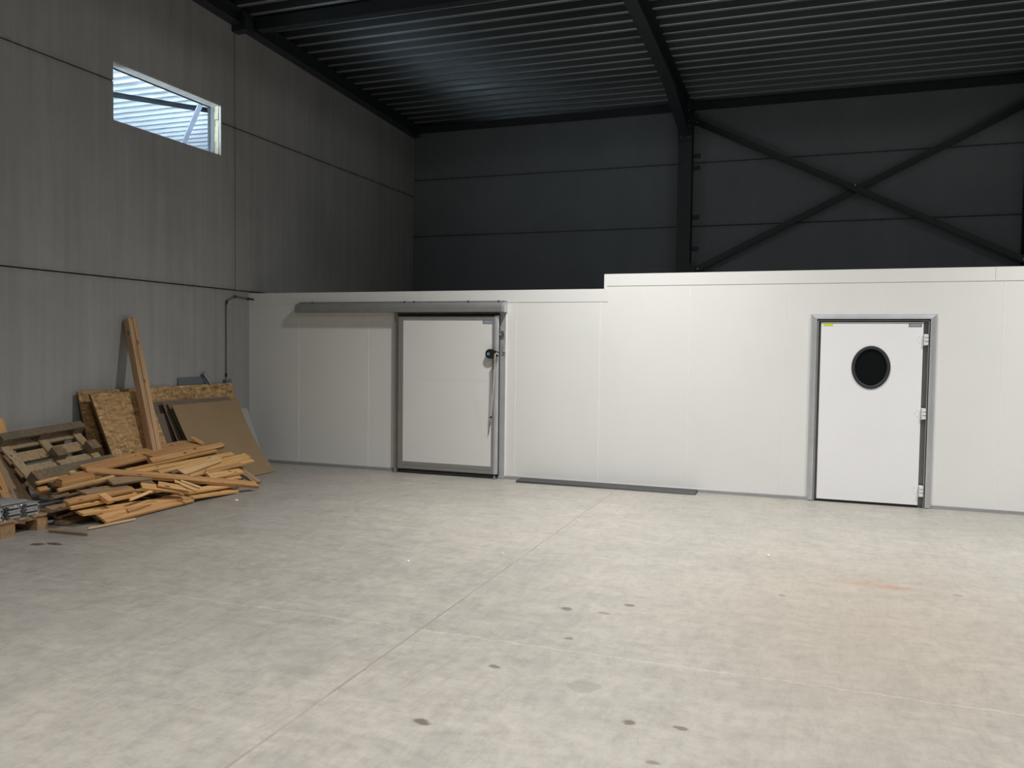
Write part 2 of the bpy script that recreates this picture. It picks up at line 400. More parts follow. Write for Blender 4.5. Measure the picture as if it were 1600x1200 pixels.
def panel_wall(b, fixed0, fixed1, axis, us, zs, gap=0.008, hole=None, depth=0.012):
    """panels with open joints; axis 'x' = wall plane normal to x (u is y), 'y' = normal to y (u is x)"""
    def put(u0, u1, z0, z1):
        if u1-u0 < 1e-4 or z1-z0 < 1e-4: return
        if axis == 'x': b.box(fixed0, fixed1, u0, u1, z0, z1, 0)
        else: b.box(u0, u1, fixed0, fixed1, z0, z1, 0)
    for z0, z1 in zip(zs, zs[1:]):
        for u0, u1 in zip(us, us[1:]):
            a0, a1, c0, c1 = u0+gap, u1-gap, z0+gap, z1-gap
            if hole and hole[0] < a1 and hole[1] > a0 and hole[2] < c1 and hole[3] > c0:
                h0, h1 = max(hole[0], a0), min(hole[1], a1); k0, k1 = max(hole[2], c0), min(hole[3], c1)
                put(a0, h0, c0, c1); put(h1, a1, c0, c1); put(h0, h1, c0, k0); put(h0, h1, k1, c1)
            else: put(a0, a1, c0, c1)
WIN = (7.53, 9.385, 4.262, 4.945)
b = MB()
us = [-8.2, -3.0, 3.2, 9.67, 15.4]
panel_wall(b, XL-0.2, XL, 'x', us, [2.45, 4.705, 6.9], hole=WIN)
panel_wall(b, XL-0.2, XL, 'x', [-8.2, -3.0, 3.2, 15.4], [0, 2.45])
# joint filler just behind the face
def core(b, x0, x1):
    b.box(x0, x1, -8.2, WIN[0], 0, 7.0, 1); b.box(x0, x1, WIN[1], 15.4, 0, 7.0, 1)
    b.box(x0, x1, WIN[0], WIN[1], 0, WIN[2], 1); b.box(x0, x1, WIN[0], WIN[1], WIN[3], 7.0, 1)
core(b, XL-0.17, XL-0.018)
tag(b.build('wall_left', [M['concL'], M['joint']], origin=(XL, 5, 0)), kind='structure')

b = MB()
panel_wall(b, YB, YB+0.2, 'y', [XL, -2.2, 3.2, 9.2], [0, 0.55, 1.66, 2.78, 3.90, 5.025, 6.12])
b.box(XL, 9.2, YB+0.015, YB+0.18, 0, 6.12, 1)
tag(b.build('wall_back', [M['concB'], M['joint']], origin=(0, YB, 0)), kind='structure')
b = MB(); b.box(9.2, 9.4, -8.2, 15.4, 0, 7.0); tag(b.build('wall_right', M['concB']), kind='structure')
b = MB(); b.box(-7.85, 9.4, -8.4, -8.2, 0, 7.0); tag(b.build('wall_front', M['concB']), kind='structure')

def deck(name, x0, x1, y0, y1, zf, mats):
    """trapezoidal steel deck, ribs along x"""
    vs = []; P = 0.28; y = y1; prof = []
    while y > y0:
        prof += [(y, .10), (y-.100, .10), (y-.128, .008), (y-.131, .002), (y-.136, .0), (y-.150, 0), (y-.153, .006), (y-.163, .006), (y-.166, 0), (y-.180, .0), (y-.185, .0015), (y-.190, .007), (y-.218, .10)]
        y -= P
    b = MB()
    for (ya, za) in prof: b.v += [(x0, ya, zf(ya)+za), (x1, ya, zf(ya)+za)]
    for i in range(len(prof)-1):
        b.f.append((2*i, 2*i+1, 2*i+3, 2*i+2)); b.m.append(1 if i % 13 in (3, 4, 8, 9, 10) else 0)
    n = len(b.v); ya, yb = prof[0][0], prof[-1][0]
    b.v += [(x0, ya, zf(ya)+.16), (x1, ya, zf(ya)+.16), (x1, yb, zf(yb)+.16), (x0, yb, zf(yb)+.16)]
    b.f.append((n, n+1, n+2, n+3)); b.m.append(0)
    return tag(b.build(name, mats, origin=((x0+x1)/2, (y0+y1)/2, zf(y1))), kind='structure')
deck('ceiling', XL-0.1, 9.3, -8.3, YB+0.1, deck_z, [M['deck'], M['rib_highlight']])

# ------------------------------------------------------------ neighbouring hall seen through the wall opening
NX0, NX1, NY0, NY1 = -22.0, XL-0.2, -2.0, 22.0
b = MB(); b.box(NX0, NX1-0.06, NY0, NY1, -0.2, 0); tag(b.build('floor_side', M['edge']), kind='structure')
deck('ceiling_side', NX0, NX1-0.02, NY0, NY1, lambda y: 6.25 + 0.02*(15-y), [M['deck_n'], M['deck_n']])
b = MB(); b.box(NX0-.2, NX0, NY0, NY1, 0, 7.2); b.box(NX0, NX1-.06, NY1, NY1+.2, 0, 7.2); b.box(NX0, NX1-.06, NY0-.2, NY0, 0, 7.2)
tag(b.build('wall_side', M['edge']), kind='structure')
b = MB(); b.tube([(-13.8, 9.27, 6.16), (-9.1, 15.75, 6.16)], 0.05)
tag(b.build('steel_tie', M['steel'], origin=(-11.6, 12.7, 6.1)), 'dark diagonal roof tie seen through the high wall opening', 'steel tie')
b = MB(); b.obox((-10.55, 12.36, 6.10), Vector((-2.55, 2.43, -.0)).normalized(), Vector((0.69, .72, 0)).normalized(), (0, 0, -1), 5.0, 0.085, 0.04)
tag(b.build('white_strut', M['nwhite'], origin=(-12.3, 14, 6.1)), 'pale roof strut seen through the high wall opening', 'strut')

# opening in the left wall
w = empty('window_1', (XL, (WIN[0]+WIN[1])/2, WIN[2]), kind='structure')
b = MB(); y1 = WIN[1]
b.box(XL-.215, XL-.180, y1-.012, y1+.0, WIN[2], WIN[3], 0)
b.box(XL-.205, XL-.18, WIN[0], y1, WIN[3]-.025, WIN[3], 0)
b.build('window_frame', M['black'], w)
b = MB(); b.box(XL-.180, XL-.095, y1-.005, y1, WIN[2], WIN[3]); b.build('reveal_plaster', M['joint_grey'], w)
b = MB(); zc = [WIN[2]+i*(WIN[3]-WIN[2])/7 for i in range(8)]
for i in range(7):
    j = .008*math.sin(i*2.1); b.box(XL-.095+j, XL-.035+j*.6, y1-.010-.003*(i % 2), y1, zc[i], zc[i+1]-(0.01 if i == 4 else 0))
b.build('foam_core', M['foam'], w)
b = MB(); b.box(XL-.16, XL+.002, WIN[0], y1, WIN[3]-.022, WIN[3]); b.box(XL-.03, XL+.002, y1-.008, y1+.006, WIN[2]-.01, WIN[3])
b.build('cut_edge', M['edge'], w)

# ------------------------------------------------------------ white cold-room wall
ZL, ZH, XS, XE = 2.4208, 2.6006, -2.407, 9.1
seams = [-6.805, -5.688, -4.60, -3.553, -2.456, -1.373, -0.289, 0.767, 1.885, 2.98, 4.07, 5.16, 6.25, 7.34, 8.43]
DX0, DX1, DZ = 0.0, 1.235, 2.10            # opening of the swing door
b = MB()
xs = [XL+.004] + seams + [XE]
def wallpiece(x0, x1, z0, z1): b.box(x0, x1, D, D+.10, z0, z1, 0)
for x0, x1 in zip(xs, xs[1:]):
    parts = [(x0, x1)]
    if x0 < XS < x1: parts = [(x0, XS), (XS, x1)]
    for p0, p1 in parts:
        top = ZL if p1 <= XS+1e-6 else ZH
        segs = []
        if p0 < DX1 and p1 > DX0:
            if p0 < DX0: wallpiece(p0, DX0, 0, top)
            if p1 > DX1: wallpiece(DX1, p1, 0, top)
            wallpiece(max(p0, DX0), min(p1, DX1), DZ, top)
        else: wallpiece(p0, p1, 0, top)
for x in seams:                              # joint beads
    if -5.25 < x < -3.8: continue
    top = (ZL if x < XS else ZH) - .15; z0 = 0.04
    if DX0 < x < DX1: z0 = DZ+.02
    b.box(x-.004, x+.004, D-.0025, D+.001, z0, top, 1)
b.box(XL+.004, XS, D+.1, YB-.05, ZL-.10, ZL, 0); b.box(XS, XE, D+.1, YB-.05, ZH-.10, ZH, 0)
b.box(XS, XS+.06, D+.1, YB-.05, ZL-.1, ZH-.1, 0)
tag(b.build('wall_partition', [M['panel'], M['bead']], origin=(0, D, 0)), kind='structure')
b = MB()
b.box(XL+.004, -4.92, D-.004, D, 2.268, ZL+.002); b.box(-4.917, XS+.045, D-.0045, D, 2.268, ZL+.0)
b.box(XS-.002, 1.795, D-.005, D, 2.458, ZH+.002); b.box(1.799, XE, D-.005, D, 2.458, ZH+.002)
b.box(XS-.004, XS+.03, D-.006, D, ZL-.01, ZH+.002); b.box(XL+.004, XS, D, D+.08, ZL, ZL+.003); b.box(XS, XE, D, D+.08, ZH, ZH+.003)
tag(b.build('trim_1', M['panel']), kind='structure')
b = MB()
for x0, x1 in ((XL+.004, -5.29), (-3.69, -3.50), (-3.50, 0.0-.0), (1.27, XE)):
    b.prism([(D, 0), (D-.016, 0), (D-.014, .036), (D-.008, .044), (D, .044)], x0, x1, 'x')
tag(b.build('baseboard_back', M['skirt']), kind='structure')
# dark space behind the swing door
b = MB(); b.box(DX0-.3, DX1+.3, D+.9, D+.95, 0, 2.3); tag(b.build('wall_inner', M['joint']), kind='structure')

# ------------------------------------------------------------ sliding door
def dp(x, z, Y): return on(Y, x, z)
dr = empty('door_1', (-4.5, D, 0), kind='structure')
YF = D-.085
def bxD(b, x0, x1, z0, z1, y0, y1, mi=0):
    (a0, c0), (a1, c1) = on(y0, x0, z0), on(y0, x1, z1)
    b.box(a0, a1, y0, y1, max(c0, 0.004), c1, mi)
b = MB(); bxD(b, -5.155, -3.875, .10, 2.045, YF+.006, D-.02)
(xa, za), (xb, zb_) = on(YF, -5.155, 1.262), on(YF, -3.875, 1.262)
leaf = b.build('door_leaf', M['door_s'], dr)
b = MB(); b.box(xa, xb, YF+.005, YF+.008, za-.0015, za+.0015); b.build('panel_joint', M['hinge'], leaf)
b = MB(); Y0 = YF; Y1 = D-.02
bxD(b, -5.225, -5.155, .045, 2.09, Y0, Y1); bxD(b, -5.155, -3.875, 2.045, 2.09, Y0, Y1)
bxD(b, -5.155, -3.875, .095, .145, Y0, Y1); bxD(b, -5.155, -3.875, .048, .092, Y0-.004, Y1)
bxD(b, -3.875, -3.842, .048, 2.09, Y0, Y1)
b.build('leaf_frame', M['alu_dark'], dr)
b = MB(); (x0, z0), (x1, z1) = on(Y0, -3.842, .048), on(Y0, -3.79, 2.10)
poly = [(x0, Y1), (x0, Y0-.004)] + [(x0+(x1-x0)*(.35+.65*math.sin(a)), Y0-.004+.05*(1-math.cos(a))) for a in [i*math.pi/12 for i in range(7)]] + [(x1, Y1)]
b.prism(poly, z0, z1, 'z'); b.build('grip_profile', M['alu'], dr)
b = MB(); bxD(b, -5.29, -5.225, 0, 2.13, D-.045, D); b.build('door_frame', M['alu_dark'], dr)
b = MB(); bxD(b, -5.228, -3.80, .015, .05, YF+.02, D-.03); bxD(b, -5.235, -3.78, 2.09, 2.125, YF+.03, D); bxD(b, -3.788, -3.778, .03, 2.11, YF+.03, D)
b.build('rubber_gasket', M['black'], dr)
b = MB(); bxD(b, -3.778, -3.692, .0, 2.17, D-.022, D); b.build('door_frame', M['alu'], dr)
b = MB(); bxD(b, -3.692, -3.680, .0, 2.17, D-.012, D); b.build('sealing_strip', M['bead'], dr)
# cover of the rail
Yc = D-.13; (x0, _), (x1, _) = on(D-.09, -6.84, 0), on(D-.09, -3.70, 0)
z0, z1 = 2.145, 2.285
prof = [(D, z0-.004), (Yc+.008, z0-.004), (Yc, z0+.004), (Yc, z0+.055)] + [(Yc+.075-.075*math.cos(a), z0+.055+.065*math.sin(a)) for a in [i*math.pi/14 for i in range(1, 8)]] + [(D-.02, z1-.018), (D-.02, z1+.004), (D, z1+.004)]
b = MB(); b.prism(prof, x0+.012, x1-.035, 'x'); cov = b.build('rail_cover', M['alu_dark'], dr)
b = MB(); b.prism([(y if y >= D-1e-6 else y-.002, z) for y, z in prof], x1-.035, x1, 'x'); b.build('cover_end_cap', M['alu'], cov)
b = MB(); b.prism([(y, z) for y, z in prof], x0, x0+.012, 'x'); b.build('cover_end_cap', M['alu_dark'], cov)
for x in (-6.55, -5.12, -4.98, -4.20, -3.78):
    b = MB(); b.tube([(x, D-.035, z1), (x, D-.035, z1+.008)], .012); b.build('cover_bolt', M['steel'], cov)
for x in (-5.27, -3.83):
    r_ = MB(); xx, _ = on(YF-.03, x, 0); r_.box(xx-.035, xx+.035, YF-.035, YF-.0, 0.0, .012); r_.tube([(xx, YF-.02, .012), (xx, YF-.02, .045)], .013)
    r_.build('floor_guide', M['zinc'], dr)
# lever handle
def pt(x, z, Y): a, c = on(Y, x, z); return (a, Y, c)
hp = empty('handle_origin', (0, 0, 0)); bpy.data.objects.remove(hp)
b = MB(); cx, cz = on(YF-.05, -3.905, 1.607)
poly = []
for i in range(28):
    a = 2*math.pi*i/28; rx = .062 if math.cos(a) < 0 else .125; poly.append((cx+rx*math.cos(a), cz+.062*math.sin(a)*(1 if math.cos(a) < 0.3 else .8)))
b.prism(poly, YF-.055, YF-.02, 'y'); b.prism([(cx+.01+(x-cx)*.5, cz+(z-cz)*.5) for x, z in poly], YF-.02, YF+.01, 'y')
hd = b.build('door_handle', M['black'], dr)
b = MB(); b.tube([(cx-.018, YF-.062, cz), (cx-.018, YF-.054, cz)], .020, 16); b.build('handle_cap', M['blue'], hd)
b = MB(); b.tube([pt(-3.79, 1.60, YF-.07), pt(-3.815, 1.625, YF-.10), pt(-3.835, 1.60, YF-.105), pt(-3.838, 1.50, YF-.10), pt(-3.86, 1.10, YF-.07), pt(-3.885, .80, YF-.045)], [.012, .014, .014, .012, .010, .009], 12)
b.build('pull_bar', M['chrome'], hd)
b = MB(); b.tube([pt(-3.868, .80, YF-.04), pt(-3.895, .78, YF-.04)], .010); b.tube([pt(-3.885, .79, YF-.045), pt(-3.915, .56, YF-.012)], .004); b.build('bar_tip', M['black'], hd)
b = MB(); x, z = on(D-.04, -3.745, 1.868)
b.box(x-.008, x+.034, D-.045, D-.022, z-.035, z+.035); b.tube([(x-.03, D-.05, z-.01), (x+.01, D-.05, z-.01)], .012); b.tube([(x+.02, D-.06, z+.02), (x+.02, D-.045, z+.02)], .010)
b.build('strike_plate', M['chrome'], dr)
b = MB(); x, z = on(D-.03, -3.712, 1.69); b.box(x-.004, x+.022, D-.05, D-.022, z-.055, z+.055); b.box(x-.03, x-.008, D-.03, D-.022, z-.09, z+.06)
b.build('lock_box', M['alu'], dr)
# maker's sticker with indistinct lettering
def sticker(parent, x0, x1, z0, z1, Y, mat, letters):
    b = MB(); b.box(x0, x1, Y-.0015, Y, z0, z1); st = b.build('sticker', mat, parent)
    if letters:
        b = MB(); n = 6; w_ = (x1-x0)*.78/n; h_ = (z1-z0)
        for i in range(n):
            a = x0+(x1-x0)*.14+i*w_
            b.box(a, a+w_*.25, Y-.0022, Y-.0014, z0+h_*.28, z0+h_*.75)
            b.box(a, a+w_*.7, Y-.0022, Y-.0014, z0+h_*(.62 if i % 2 else .28), z0+h_*(.75 if i % 2 else .40))
        b.build('sticker_lettering', M['letter'], st)
(x0, z0), (x1, z1) = on(YF, -4.010, 1.995), on(YF, -3.862, 2.042)
sticker(dr, x0, x1, z0, z1, YF+.004, M['tag'], True)

# ------------------------------------------------------------ swing door
d2 = empty('door_2', (.62, D, 0), kind='structure')
YP = D-.055
def frame_piece(b, pts_out, pts_in):
    pass
b = MB()
def mitre(b, A, Bv, outw):
    """A,Bv: outer corner points (x,z); builds a sloped aluminium profile with mitred ends"""
# profile across the width: outer edge at the wall, crest, inner edge
ox0, ox1, oz = -.018, 1.262, 2.113
wd = .072
prof = [(0, 0), (.004, .010), (.020, .026), (.036, .036), (.050, .040), (wd, .040), (wd, 0)]
b = MB()
def path(k):  # U path offset inwards by k
    return [(ox0+k, 0.0), (ox0+k, oz-k), (ox1-k, oz-k), (ox1-k, 0.0)]
n0 = len(b.v)
for (k, h_) in prof:
    for (x, z) in path(k):
        X, Z = on(D-h_, x, z); b.v.append((X, D-h_, max(Z, 0.0)))
for i in range(len(prof)-1):
    for j in range(3):
        a = n0+i*4+j; b.f.append((a, a+1, a+5, a+4)); b.m.append(0)
b.build('door_frame', M['alu'], d2)
b = MB()   # deep reveal, darker
x0, x1, zt = ox0+wd, ox1-wd, oz-wd
b.box(x0-.004, x0+.012, D-.04, D+.14, 0, zt+.01); b.box(x1-.012, x1+.004, D-.04, D+.14, 0, zt+.01); b.box(x0, x1, D-.04, D+.14, zt-.006, zt+.012)
b.box(x0, x0+.045, D+.032, D+.05, 0, zt); b.box(x1-.07, x1, D+.032, D+.05, 0, zt)
b.build('door_reveal', M['alu_dark'], d2)
LX0, LX1, LZ0, LZ1, LY = .092, 1.128, .030, 2.022, D-.02
b = MB(); ex, ez, rx, ry = .617, 1.522, .178, .218
K = 48   # leaf with an oval hole
def rim(i):
    a = 2*math.pi*i/K; return (ex+rx*math.cos(a), ez+ry*math.sin(a))
def border(i):
    a = 2*math.pi*i/K; c_, s_ = math.cos(a), math.sin(a); ts = []
    if c_ > 1e-9: ts.append((LX1-ex)/c_)
    if c_ < -1e-9: ts.append((LX0-ex)/c_)
    if s_ > 1e-9: ts.append((LZ1-ez)/s_)
    if s_ < -1e-9: ts.append((LZ0-ez)/s_)
    t_ = min(ts); return (ex+t_*c_, ez+t_*s_)
corn = [(LX1, LZ1), (LX0, LZ1), (LX0, LZ0), (LX1, LZ0)]
def side(p):
    x, z = p
    return 0 if abs(x-LX1) < 1e-6 else 1 if abs(z-LZ1) < 1e-6 else 2 if abs(x-LX0) < 1e-6 else 3
for y, fl in ((LY, 0), (LY+.04, 1)):
    for i in range(K):
        p = [rim(i), rim(i+1), border(i+1), border(i)]
        s0, s1 = side(border(i)), side(border(i+1))
        if s0 != s1: p = [rim(i), rim(i+1), border(i+1), corn[s0 % 4], border(i)]
        n = len(b.v); b.v += [(q[0], y, q[1]) for q in p]; b.f.append(tuple(range(n, n+len(p)))); b.m.append(0)
b.prism([(LX0, LZ0), (LX1, LZ0), (LX1, LZ1), (LX0, LZ1)], LY, LY+.04, 'y', caps=False)
b.prism([rim(i) for i in range(K)], LY, LY+.04, 'y', caps=False)
me_leaf = b.build('door_leaf', M['door'], d2)
b = MB()   # porthole ring
for i in range(K+1):
    a = 2*math.pi*i/K
    for (k, y) in ((-.016, LY+.01), (-.016, LY-.006), (-.010, LY-.012), (.012, LY-.012), (.020, LY-.005), (.020, LY+.001)):
        b.v.append((ex+(rx+k)*math.cos(a), y, ez+(ry+k)*math.sin(a)))
for i in range(K):
    for j in range(5):
        b.f.append((i*6+j, i*6+j+1, i*6+j+7, i*6+j+6)); b.m.append(0)
ring = b.build('porthole_ring', M['steel'], d2, smooth=False)
tag(ring, 'dark grey rubber ring')
b = MB(); b.prism([(ex+(rx-.012)*math.cos(2*math.pi*i/K), ez+(ry-.012)*math.sin(2*math.pi*i/K)) for i in range(K)], LY+.008, LY+.016, 'y')
tag(b.build('porthole_glass', M['glass'], ring), 'black oval glass')
for zc_ in (1.83, 1.028, .185):
    h_ = MB(); h_.box(LX1+.004, LX1+.042, LY-.016, LY+.01, zc_-.062, zc_+.062)
    h_.box(LX1+.010, LX1+.048, LY-.026, LY+.008, zc_-.055, zc_-.022); h_.box(LX1+.010, LX1+.048, LY-.026, LY+.008, zc_-.012, zc_+.018); h_.box(LX1+.010, LX1+.048, LY-.026, LY+.008, zc_+.026, zc_+.055)
    hg = h_.build('hinge', M['hinge'], d2)
    s_ = MB()
    for dx, dz in ((-.035, .03), (-.055, 0), (-.035, -.03)): s_.tube([(LX1+dx, LY-.002, zc_+dz), (LX1+dx, LY+.002, zc_+dz)], .004, 8)
    s_.build('hinge_screws', M['card_g'], hg)
b = MB(); b.box(LX0, LX1, LY+.006, LY+.03, .006, .030); b.build('rubber_seal', M['black'], d2)
sticker(d2, .118, .215, 1.978, 2.004, LY-.0005, M['lime'], False)
sticker(d2, .982, 1.112, 1.968, 2.008, LY-.0005, M['tag'], True)

# threshold plate lying along the wall
b = MB(); b.quadbox([(-3.455, 9.745, .002), (-1.232, 9.745, .002), (-1.232, 9.94, .002), (-3.455, 9.94, .002), (-3.455, 9.755, .022), (-1.232, 9.755, .022), (-1.232, 9.94, .036), (-3.455, 9.94, .036)])
tag(b.build('steel_strip', M['strip'], bevel=.002), 'long flat black steel strip lying on the floor against the white wall', 'metal strip')

# ------------------------------------------------------------ steel frame
def ibeam_y(b, x, y0, y1, zb, zt, wf=.17, tf=.014, tw=.010):
    """I-section running along y with bottom/top following functions zb(y), zt(y)"""
    ys = [y0 + (y1-y0)*i/12 for i in range(13)]
    for ya, yb in zip(ys, ys[1:]):
        for (xa, xb, fa, fb) in ((x-wf/2, x+wf/2, lambda y: zb(y), lambda y: zb(y)+tf), (x-wf/2, x+wf/2, lambda y: zt(y)-tf, lambda y: zt(y)), (x-tw/2, x+tw/2, lambda y: zb(y)+tf, lambda y: zt(y)-tf)):
            b.quadbox([(xa, ya, fa(ya)), (xb, ya, fa(ya)), (xb, yb, fa(yb)), (xa, yb, fa(yb)), (xa, ya, fb(ya)), (xb, ya, fb(ya)), (xb, yb, fb(yb)), (xa, yb, fb(yb))])
def haunch(y):
    base = deck_z(y)-.005-.31
    return base - max(0, (y-12.95)/(14.93-12.95))*.33 if y > 12.95 else base
for x, lab in ((-2.2, 'dark steel rafter with deepened end above the brace column'), (3.2, 'dark steel rafter at the right beyond the crossed braces')):
    t_ = empty('steel_rafter', (x, 3.5, 5.8), lab, 'steel beam')
    b = MB(); ibeam_y(b, x, 14.94, -8.2, haunch, lambda y: deck_z(y)-.003); b.build('beam', M['steel'], t_)
    b = MB(); b.box(x-.12, x+.12, 14.90, 14.94, 5.36, 6.05); b.build('end_plate', M['steel'], t_)
    for k in range(7):
        for s_ in (-.06, .06):
            b = MB(); b.tube([(x+s_, 14.885, 5.43+k*.092), (x+s_, 14.90, 5.43+k*.092)], .014, 6); b.build('bolt', M['zinc'], t_)
    b = MB()                                  # stiffener of the haunch
    y0_, y1_ = 12.95, 14.92
    b.quadbox([(x-.085, y0_, deck_z(y0_)-.315), (x+.085, y0_, deck_z(y0_)-.315), (x+.085, y1_, deck_z(y1_)-.315), (x-.085, y1_, deck_z(y1_)-.315),
               (x-.085, y0_, deck_z(y0_)-.302), (x+.085, y0_, deck_z(y0_)-.302), (x+.085, y1_, deck_z(y1_)-.302), (x-.085, y1_, deck_z(y1_)-.302)])
    b.build('haunch_flange', M['steel'], t_)
t_ = empty('steel_rafter', (-7.56, 3.5, 5.9), 'dark steel edge beam along the top of the left concrete wall', 'steel beam')
b = MB(); ibeam_y(b, -7.552, 15.15, -8.2, lambda y: deck_z(y)-.20, lambda y: deck_z(y)-.003, wf=.17); b.build('beam', M['steel'], t_)
b = MB(); b.box(-7.64, -7.45, 9.60, 9.74, 6.0, deck_z(9.7)-.02); b.box(-7.45, -7.40, 9.58, 9.76, 6.0, 6.17); b.build('bracket', M['steel'], t_)
for x, lab, y0 in ((-2.2, 'dark steel column rising behind the white wall, left foot of the crossed braces', 14.94), (3.2, 'dark steel column behind the white wall at the right picture edge', 14.94)):
    t_ = empty('steel_column', (x, 15.05, 0), lab, 'steel column')
    b = MB(); b.box(x-.12, x+.12, y0, y0+.016, 0, 6.1); b.box(x-.12, x+.12, 15.165, 15.18, 0, 6.1); b.box(x-.006, x+.006, y0+.016, 15.165, 0, 6.1)
    b.build('column_profile', M['steel'], t_)
    for z in (3.50, 4.06, 4.93, 5.14):
        p_ = MB(); p_.box(x+.12, x+.24, 15.135, 15.186, z-.03, z+.03); p_.tube([(x+.15, 15.125, z), (x+.15, 15.136, z)], .012, 8)
        p_.build('anchor_plate', M['steel'], t_)
    p_ = MB(); p_.box(x+.10, x+.22, 14.955, 14.965, 5.62, 5.82); p_.box(x+.10, x+.22, 14.955, 14.965, 3.02, 3.22); p_.build('gusset_plate', M['steel'], t_)
def brace(a, c, lab, y):
    a, c = Vector(a), Vector(c); u = (c-a).normalized(); n = Vector((0, 1, 0)); v = u.cross(n).normalized()
    if v.z < 0: v = -v
    L = (c-a).length; t_ = empty('steel_brace', tuple((a+c)/2), lab, 'steel brace', 'crossed wall braces')
    b = MB(); b.obox(a-v*.055, u, v, n, L, .11, .009); b.obox(a-v*.055, u, v, -n, L, .009, .055)
    b.build('brace_angle', M['steel'], t_)
    for q in (a+u*.06, c-u*.06):
        b = MB(); b.tube([tuple(q-n*.012), tuple(q)], .016, 6); b.build('bolt', M['zinc'], t_)
brace((-2.055, 14.96, 5.71), (3.13, 14.96, 3.14), 'steel brace falling from upper left to lower right over the back wall', 14.96)
brace((-2.0, 15.02, 3.10), (3.13, 15.02, 5.62), 'steel brace rising from lower left to upper right over the back wall', 15.02)
b = MB(); b.tube([(.60, 14.895, 4.44), (.60, 15.03, 4.44)], .014, 8); 
tag(b.build('brace_bolt', M['chrome']), 'small bright bolt where the two steel braces cross', 'bolt')
b = MB()
b.box(XL+.1, 9.1, 15.03, 15.10, 5.925, 6.03); b.box(XL+.1, 9.1, 15.0, 15.14, 6.03, 6.045)
tag(b.build('eaves_beam', M['steel']), 'dark steel eaves beam along the top of the back concrete wall', 'steel beam')
b = MB(); b.box(XL+.2, -2.3, 9.88, 10.02, deck_z(9.95)-.17, deck_z(9.95)-.004)
tag(b.build('tie_beam', M['steel']), 'dark square tie beam under the roof deck from left wall to rafter', 'steel beam')
b = MB(); b.box(-2.1, 3.1, 9.88, 10.02, deck_z(9.95)-.17, deck_z(9.95)-.004)
tag(b.build('tie_beam', M['steel']), 'dark square tie beam under the roof deck right of the middle rafter', 'steel beam')

# ------------------------------------------------------------ conduit and socket on the left wall
t_ = empty('conduit', (XL+.02, 9.45, 1.1), 'thin grey conduit running down the left wall from the white wall top', 'conduit')
b = MB(); b.tube([(XL+.018, 9.452, 1.22), (XL+.018, 9.455, 2.25), (XL+.018, 9.47, 2.29), (XL+.018, 9.62, 2.355), (XL+.018, 9.67, 2.36), (XL+.02, 9.945, 2.345)], .009, 10); b.build('pipe', M['pvc'], t_)
for p, q in (((XL+.018, 9.455, 2.24), (XL+.018, 9.475, 2.295)), ((XL+.018, 9.62, 2.353), (XL+.018, 9.66, 2.362)), ((XL+.02, 9.90, 2.347), (XL+.02, 9.955, 2.344)), ((XL+.018, 9.452, 1.24), (XL+.018, 9.452, 1.29))):
    b = MB(); b.tube([p, q], .015, 10); b.build('coupling', M['steel'], t_)
b = MB(); b.tube([(XL+.02, 9.95, 2.344), (XL+.10, 9.945, 2.335)], .010, 8); b.build('pipe_end', M['black'], t_)
t_ = empty('socket_box', (XL+.03, 9.46, 1.10), 'grey wall socket box at the foot of the conduit behind the strand boards', 'socket')
b = MB(); b.box(XL+.001, XL+.055, 9.40, 9.52, 1.08, 1.20); b.build('housing', M['sheet'], t_, bevel=.004)
b = MB(); b.box(XL+.055, XL+.062, 9.415, 9.505, 1.10, 1.18); b.build('lid', M['pvc'], t_)

# ------------------------------------------------------------ leaning sheets
def lean_sheet(name, y0, y1, xb, xt, zt, T, mats, lab, cat, group=None, sag=0.0, zb=0.003, dyt=0.0, seg=10, warp=0.0):
    """sheet standing on the floor at x=xb and leaning to x=xt at height zt; dyt shifts the top along y"""
    o = Vector((xb, y0, zb)); u = Vector((0, 1, 0)); vv = Vector((xt-xb, dyt, zt-zb)); Lv = vv.length; v = vv/Lv
    n = u.cross(v).normalized()
    if n.x < 0: n = -n
    W_ = y1-y0; b = MB(); g = {}
    for side_ in (0, 1):
        for i in range(seg+1):
            for j in range(seg+1):
                p = o + u*(W_*i/seg) + v*(Lv*j/seg) + n*(T*side_)
                p = p - n*sag*math.sin(math.pi*j/seg) + n*warp*(i/seg)**3*math.sin(math.pi*j/seg)
                g[side_, i, j] = len(b.v); b.v.append(tuple(p))
    for i in range(seg):
        for j in range(seg):
            for s_ in (0, 1):
                b.f.append((g[s_, i, j], g[s_, i+1, j], g[s_, i+1, j+1], g[s_, i, j+1])); b.m.append(0)
    for k in range(seg):
        for q in ((g[0, k, 0], g[0, k+1, 0], g[1, k+1, 0], g[1, k, 0]), (g[0, k, seg], g[0, k+1, seg], g[1, k+1, seg], g[1, k, seg]),
                  (g[0, 0, k], g[0, 0, k+1], g[1, 0, k+1], g[1, 0, k]), (g[0, seg, k], g[0, seg, k+1], g[1, seg, k+1], g[1, seg, k])):
            b.f.append(q); b.m.append(1)
    # local frame: x along length, y up the slope
    R = Matrix((u, v, u.cross(v))).transposed().to_4x4(); R.translation = o
    inv = R.inverted(); b.v = [tuple(inv @ Vector(p)) for p in b.v]
    ob = b.build(name, mats, origin=(0, 0, 0)); ob.matrix_world = R
    return tag(ob, lab, cat, group)
OSB = [M['osb'], M['osb_edge']]
lean_sheet('strand_board', 6.93, 9.52, -7.30, -7.60, 1.150, .018, OSB, 'long strand board leaning flat against the left wall, rearmost of the sheets', 'board')
lean_sheet('strand_board', 6.95, 7.78, -6.93, -7.45, 1.118, .028, OSB, 'shorter thick strand board in front, left of the two upright timbers', 'board')
CD = [M['card'], M['card_d']]; CK = [M['card_d'], M['card_d']]
